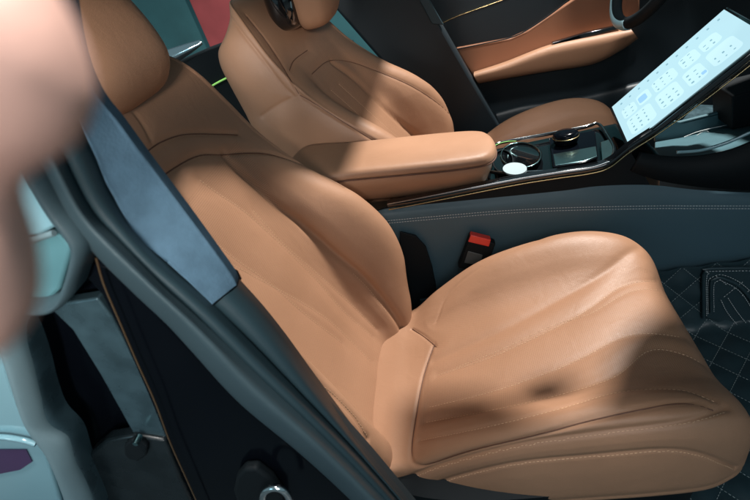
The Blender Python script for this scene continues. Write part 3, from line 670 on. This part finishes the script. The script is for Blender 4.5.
bn = tag(slab('banner', [(-1.98, 4.1, -.2), (-1.5, 4.1, -.2), (-1.55, 4.1, 2.6), (-2.08, 4.1, 2.6)], (0, .02, 0), None, M['banner'], .002), 'red upright banner on the hall wall seen past the driver seat', 'banner')
# steering wheel: only its lower rim and a spoke show
sw = thing('steering_wheel', 'black steering wheel rim with a pale spoke at the upper edge', 'steering wheel', (.74, .9, .78))
c = Vector((.76, .86, .80)); ax = Vector((-.86, 0, .5)).normalized(); e1_ = Vector((0, 1, 0)); e2_ = ax.cross(e1_)
o = tube('rim', [c+(e1_*math.cos(a)+e2_*math.sin(a))*.18 for a in np.linspace(0, 2*math.pi, 80)], .016, sw, M['black'], 12); o.location = -Vector(sw.location)
o = tube('spoke', [c-e2_*.17, c-e2_*.09, c], [.014, .02, .03], sw, M['steel'], 12); o.location = -Vector(sw.location)
o = tube('hub', [c-ax*.02, c+ax*.02, c+ax*.03], [.07, .065, .03], sw, M['black'], 24); o.location = -Vector(sw.location)
o = tube('spoke', [c-e1_*.17, c-e1_*.09, c], [.012, .016, .02], sw, M['steel'], 12); o.location = -Vector(sw.location)

ri = []
for a in np.linspace(0, 2*math.pi, 400, endpoint=False):
    p = c+(e1_*math.cos(a)+e2_*math.sin(a))*.18; d = p-CP; zz = d.dot(fw); X, Y = 375+FPX*d.dot(RT)/zz, 250-FPX*d.dot(UP)/zz
    if X < 629 and -40 < Y < 28: ri.append(c+(e1_*math.cos(a)+e2_*math.sin(a))*.183)
if len(ri) > 4:
    o = tube('rim_segment', ri, .0162, sw, mat('pale_rim', (.30, .48, .54), .3), 12); o.location = -Vector(sw.location)  # pale segment laid over part of the rim

# ------------------------------------------------------------------ unseen roof strips and plates, added above the frame to shade the seats
ro = thing('roof_blockers', 'unseen roof strips and dark plates added above the seats to shade them', 'car roof', (-.4, .45, 1.2))
def rl_(o): o.location = -Vector(ro.location); return o
def toward_key(p, z):
    p = Vector(p); d = KEY-p; return p+d*((z-p.z)/d.z)
e = [toward_key(at(x, y, 'Y', Y), 1.2) for x, y, Y in ((150, 225, -.2), (184, 206, -.06), (234, 177, .06), (316, 206, .2), (344, 180, .24), (372, 128, .95), (404, 92, 1.0), (420, 70, 1.1))]
e = [Vector(p) for p in e]
pts = [Vector((e[0].x-.42, -.40, 1.2)), Vector((e[0].x-.02, -.40, 1.2))]+e+[Vector((e[-1].x+.05, 1.5, 1.2)), Vector((e[0].x-.30, 1.5, 1.2))]
print('roof edge', [tuple(round(c, 2) for c in p) for p in pts])
rl_(slab('roof_shade_band', pts, (0, 0, .04), ro, M['darkpanel'], 0))  # unseen band, its edge shaped to cast the shadow line on the backrests
rl_(slab('roof_shade_side', [(-.30, -.402, 1.19), (1.0, -.402, 1.17), (1.0, .10, 1.18), (-.30, .10, 1.19)], (0, 0, -.03), ro, M['darkpanel'], .005))  # unseen strip added to keep the downlight off the seat
vis = [(405, 398), (437, 396), (479, 395), (500, 402), (531, 416), (572, 424), (588, 421), (600, 402), (608, 380), (619, 347), (640, 324), (672, 309), (705, 298)]
vp = []
for x, y in cat(vis, 60):
    h = SHELL[True].ray_cast(CP, pray(x, y))
    if h[0] is not None: vp.append(toward_key(h[0], 1.1))
a, b = vp[0], vp[-1]
print('visor', a, b)
rl_(slab('shade_plate', vp+[Vector((b.x+.03, b.y+.14, 1.1)), Vector((b.x+.35, b.y+.30, 1.1)), Vector((b.x+.8, b.y+.34, 1.1)), Vector((b.x+.8, -.45, 1.1)), Vector((a.x, -.45, 1.1))], (0, 0, .015), ro, M['darkpanel'], 0))  # unseen plate, outlined to cast the cushion's near shadow
c1 = toward_key((.28, .93, .36), 1.1); c2 = toward_key((.75, .93, .36), 1.1); c3 = toward_key((.75, 1.2, .36), 1.1)
rl_(slab('shade_plate', [(c1.x, c1.y-.13, 1.1), (c2.x, c1.y-.13, 1.1), (c2.x, c3.y, 1.1), (c1.x, c3.y, 1.1)], (0, 0, .015), ro, M['darkpanel'], 0))  # second plate, added to keep the far cushion in shade
h = SHELL[True].ray_cast(CP, pray(545, 392)); c = toward_key(h[0], 1.1)
rl_(rings('shade_disc', [[(c.x+.036*f*math.cos(t), c.y+.024*f*math.sin(t), c.z+dz) for t in np.linspace(0, 2*math.pi, 32, endpoint=False)] for f, dz in ((.8, -.006), (1, -.003), (1, .003), (.8, .006))], ro, M['black']))  # unseen disc added to cast the dark spot on the cushion

# ------------------------------------------------------------------ the photographer's fingers at the left edge
hand = thing('hand', 'out of focus pink fingertips of a hand at the left edge', 'hand', tuple(CP+fw*.04-RT*.06))
def cp(px, py, d): return CP+(fw+RT*((px-375)/FPX)-UP*((py-250)/FPX))*d
def finger(chain):
    P = cat([tuple(cp(x, y, d)) for x, y, d, r in chain], 40); r = np.interp(np.linspace(0, 1, 40), np.linspace(0, 1, len(chain)), [c[3] for c in chain])
    t = (P[-1]-P[-2])/np.linalg.norm(P[-1]-P[-2]); cap = [P[-1]+t*r[-1]*f for f in (.3, .55, .78, .93)]; rc = [r[-1]*g for g in (.95, .83, .62, .36)]
    return tube_data(np.vstack([P, cap]), np.concatenate([r, rc]), 16)
fg = [finger([(-800, 60, .062, .011), (-560, 40, .050, .010), (-300, 20, .044, .0097), (-80, 10, .043, .0097), (-24, 72, .043, .0094)]),
      finger([(-820, 330, .064, .011), (-600, 320, .052, .0098), (-330, 230, .047, .0095), (-110, 205, .0455, .0096), (-74, 285, .0455, .0092)]),
      finger([(-800, -190, .062, .011), (-520, -190, .052, .0098), (-300, -170, .047, .009), (-120, -150, .047, .0085)]),
      finger([(-840, 600, .066, .010), (-640, 560, .056, .0088), (-450, 500, .050, .008), (-240, 450, .050, .0074)]),
      finger([(-1100, -100, .07, .014), (-900, -420, .066, .012), (-700, -560, .062, .011), (-520, -600, .062, .0095)])]
pv = [cp(-840, -200, .066), cp(-860, 60, .068), cp(-900, 330, .068), cp(-920, 600, .069)]
palm = [tube_data(cat([tuple(p), tuple(p*.5+cp(-1150, 180, .085)*.5), tuple(cp(-1350, 200, .10))], 20), np.linspace(.012, .019, 20), 16) for p in pv]
arm = tube_data(cat([tuple(cp(-1300, 200, .095)), tuple(cp(-1500, 260, .13)), tuple(cp(-1700, 500, .2))], 20), np.linspace(.024, .036, 20), 16)
ho = mesh('hand_skin', *merge(fg+palm+[arm]), hand, M['skin'], 180); ho.location = -Vector(hand.location)
rm = ho.modifiers.new('remesh', 'REMESH'); rm.mode = 'VOXEL'; rm.voxel_size = .0014; rm.use_smooth_shade = True
sm = ho.modifiers.new('smooth', 'SMOOTH'); sm.iterations = 8; sm.factor = .5
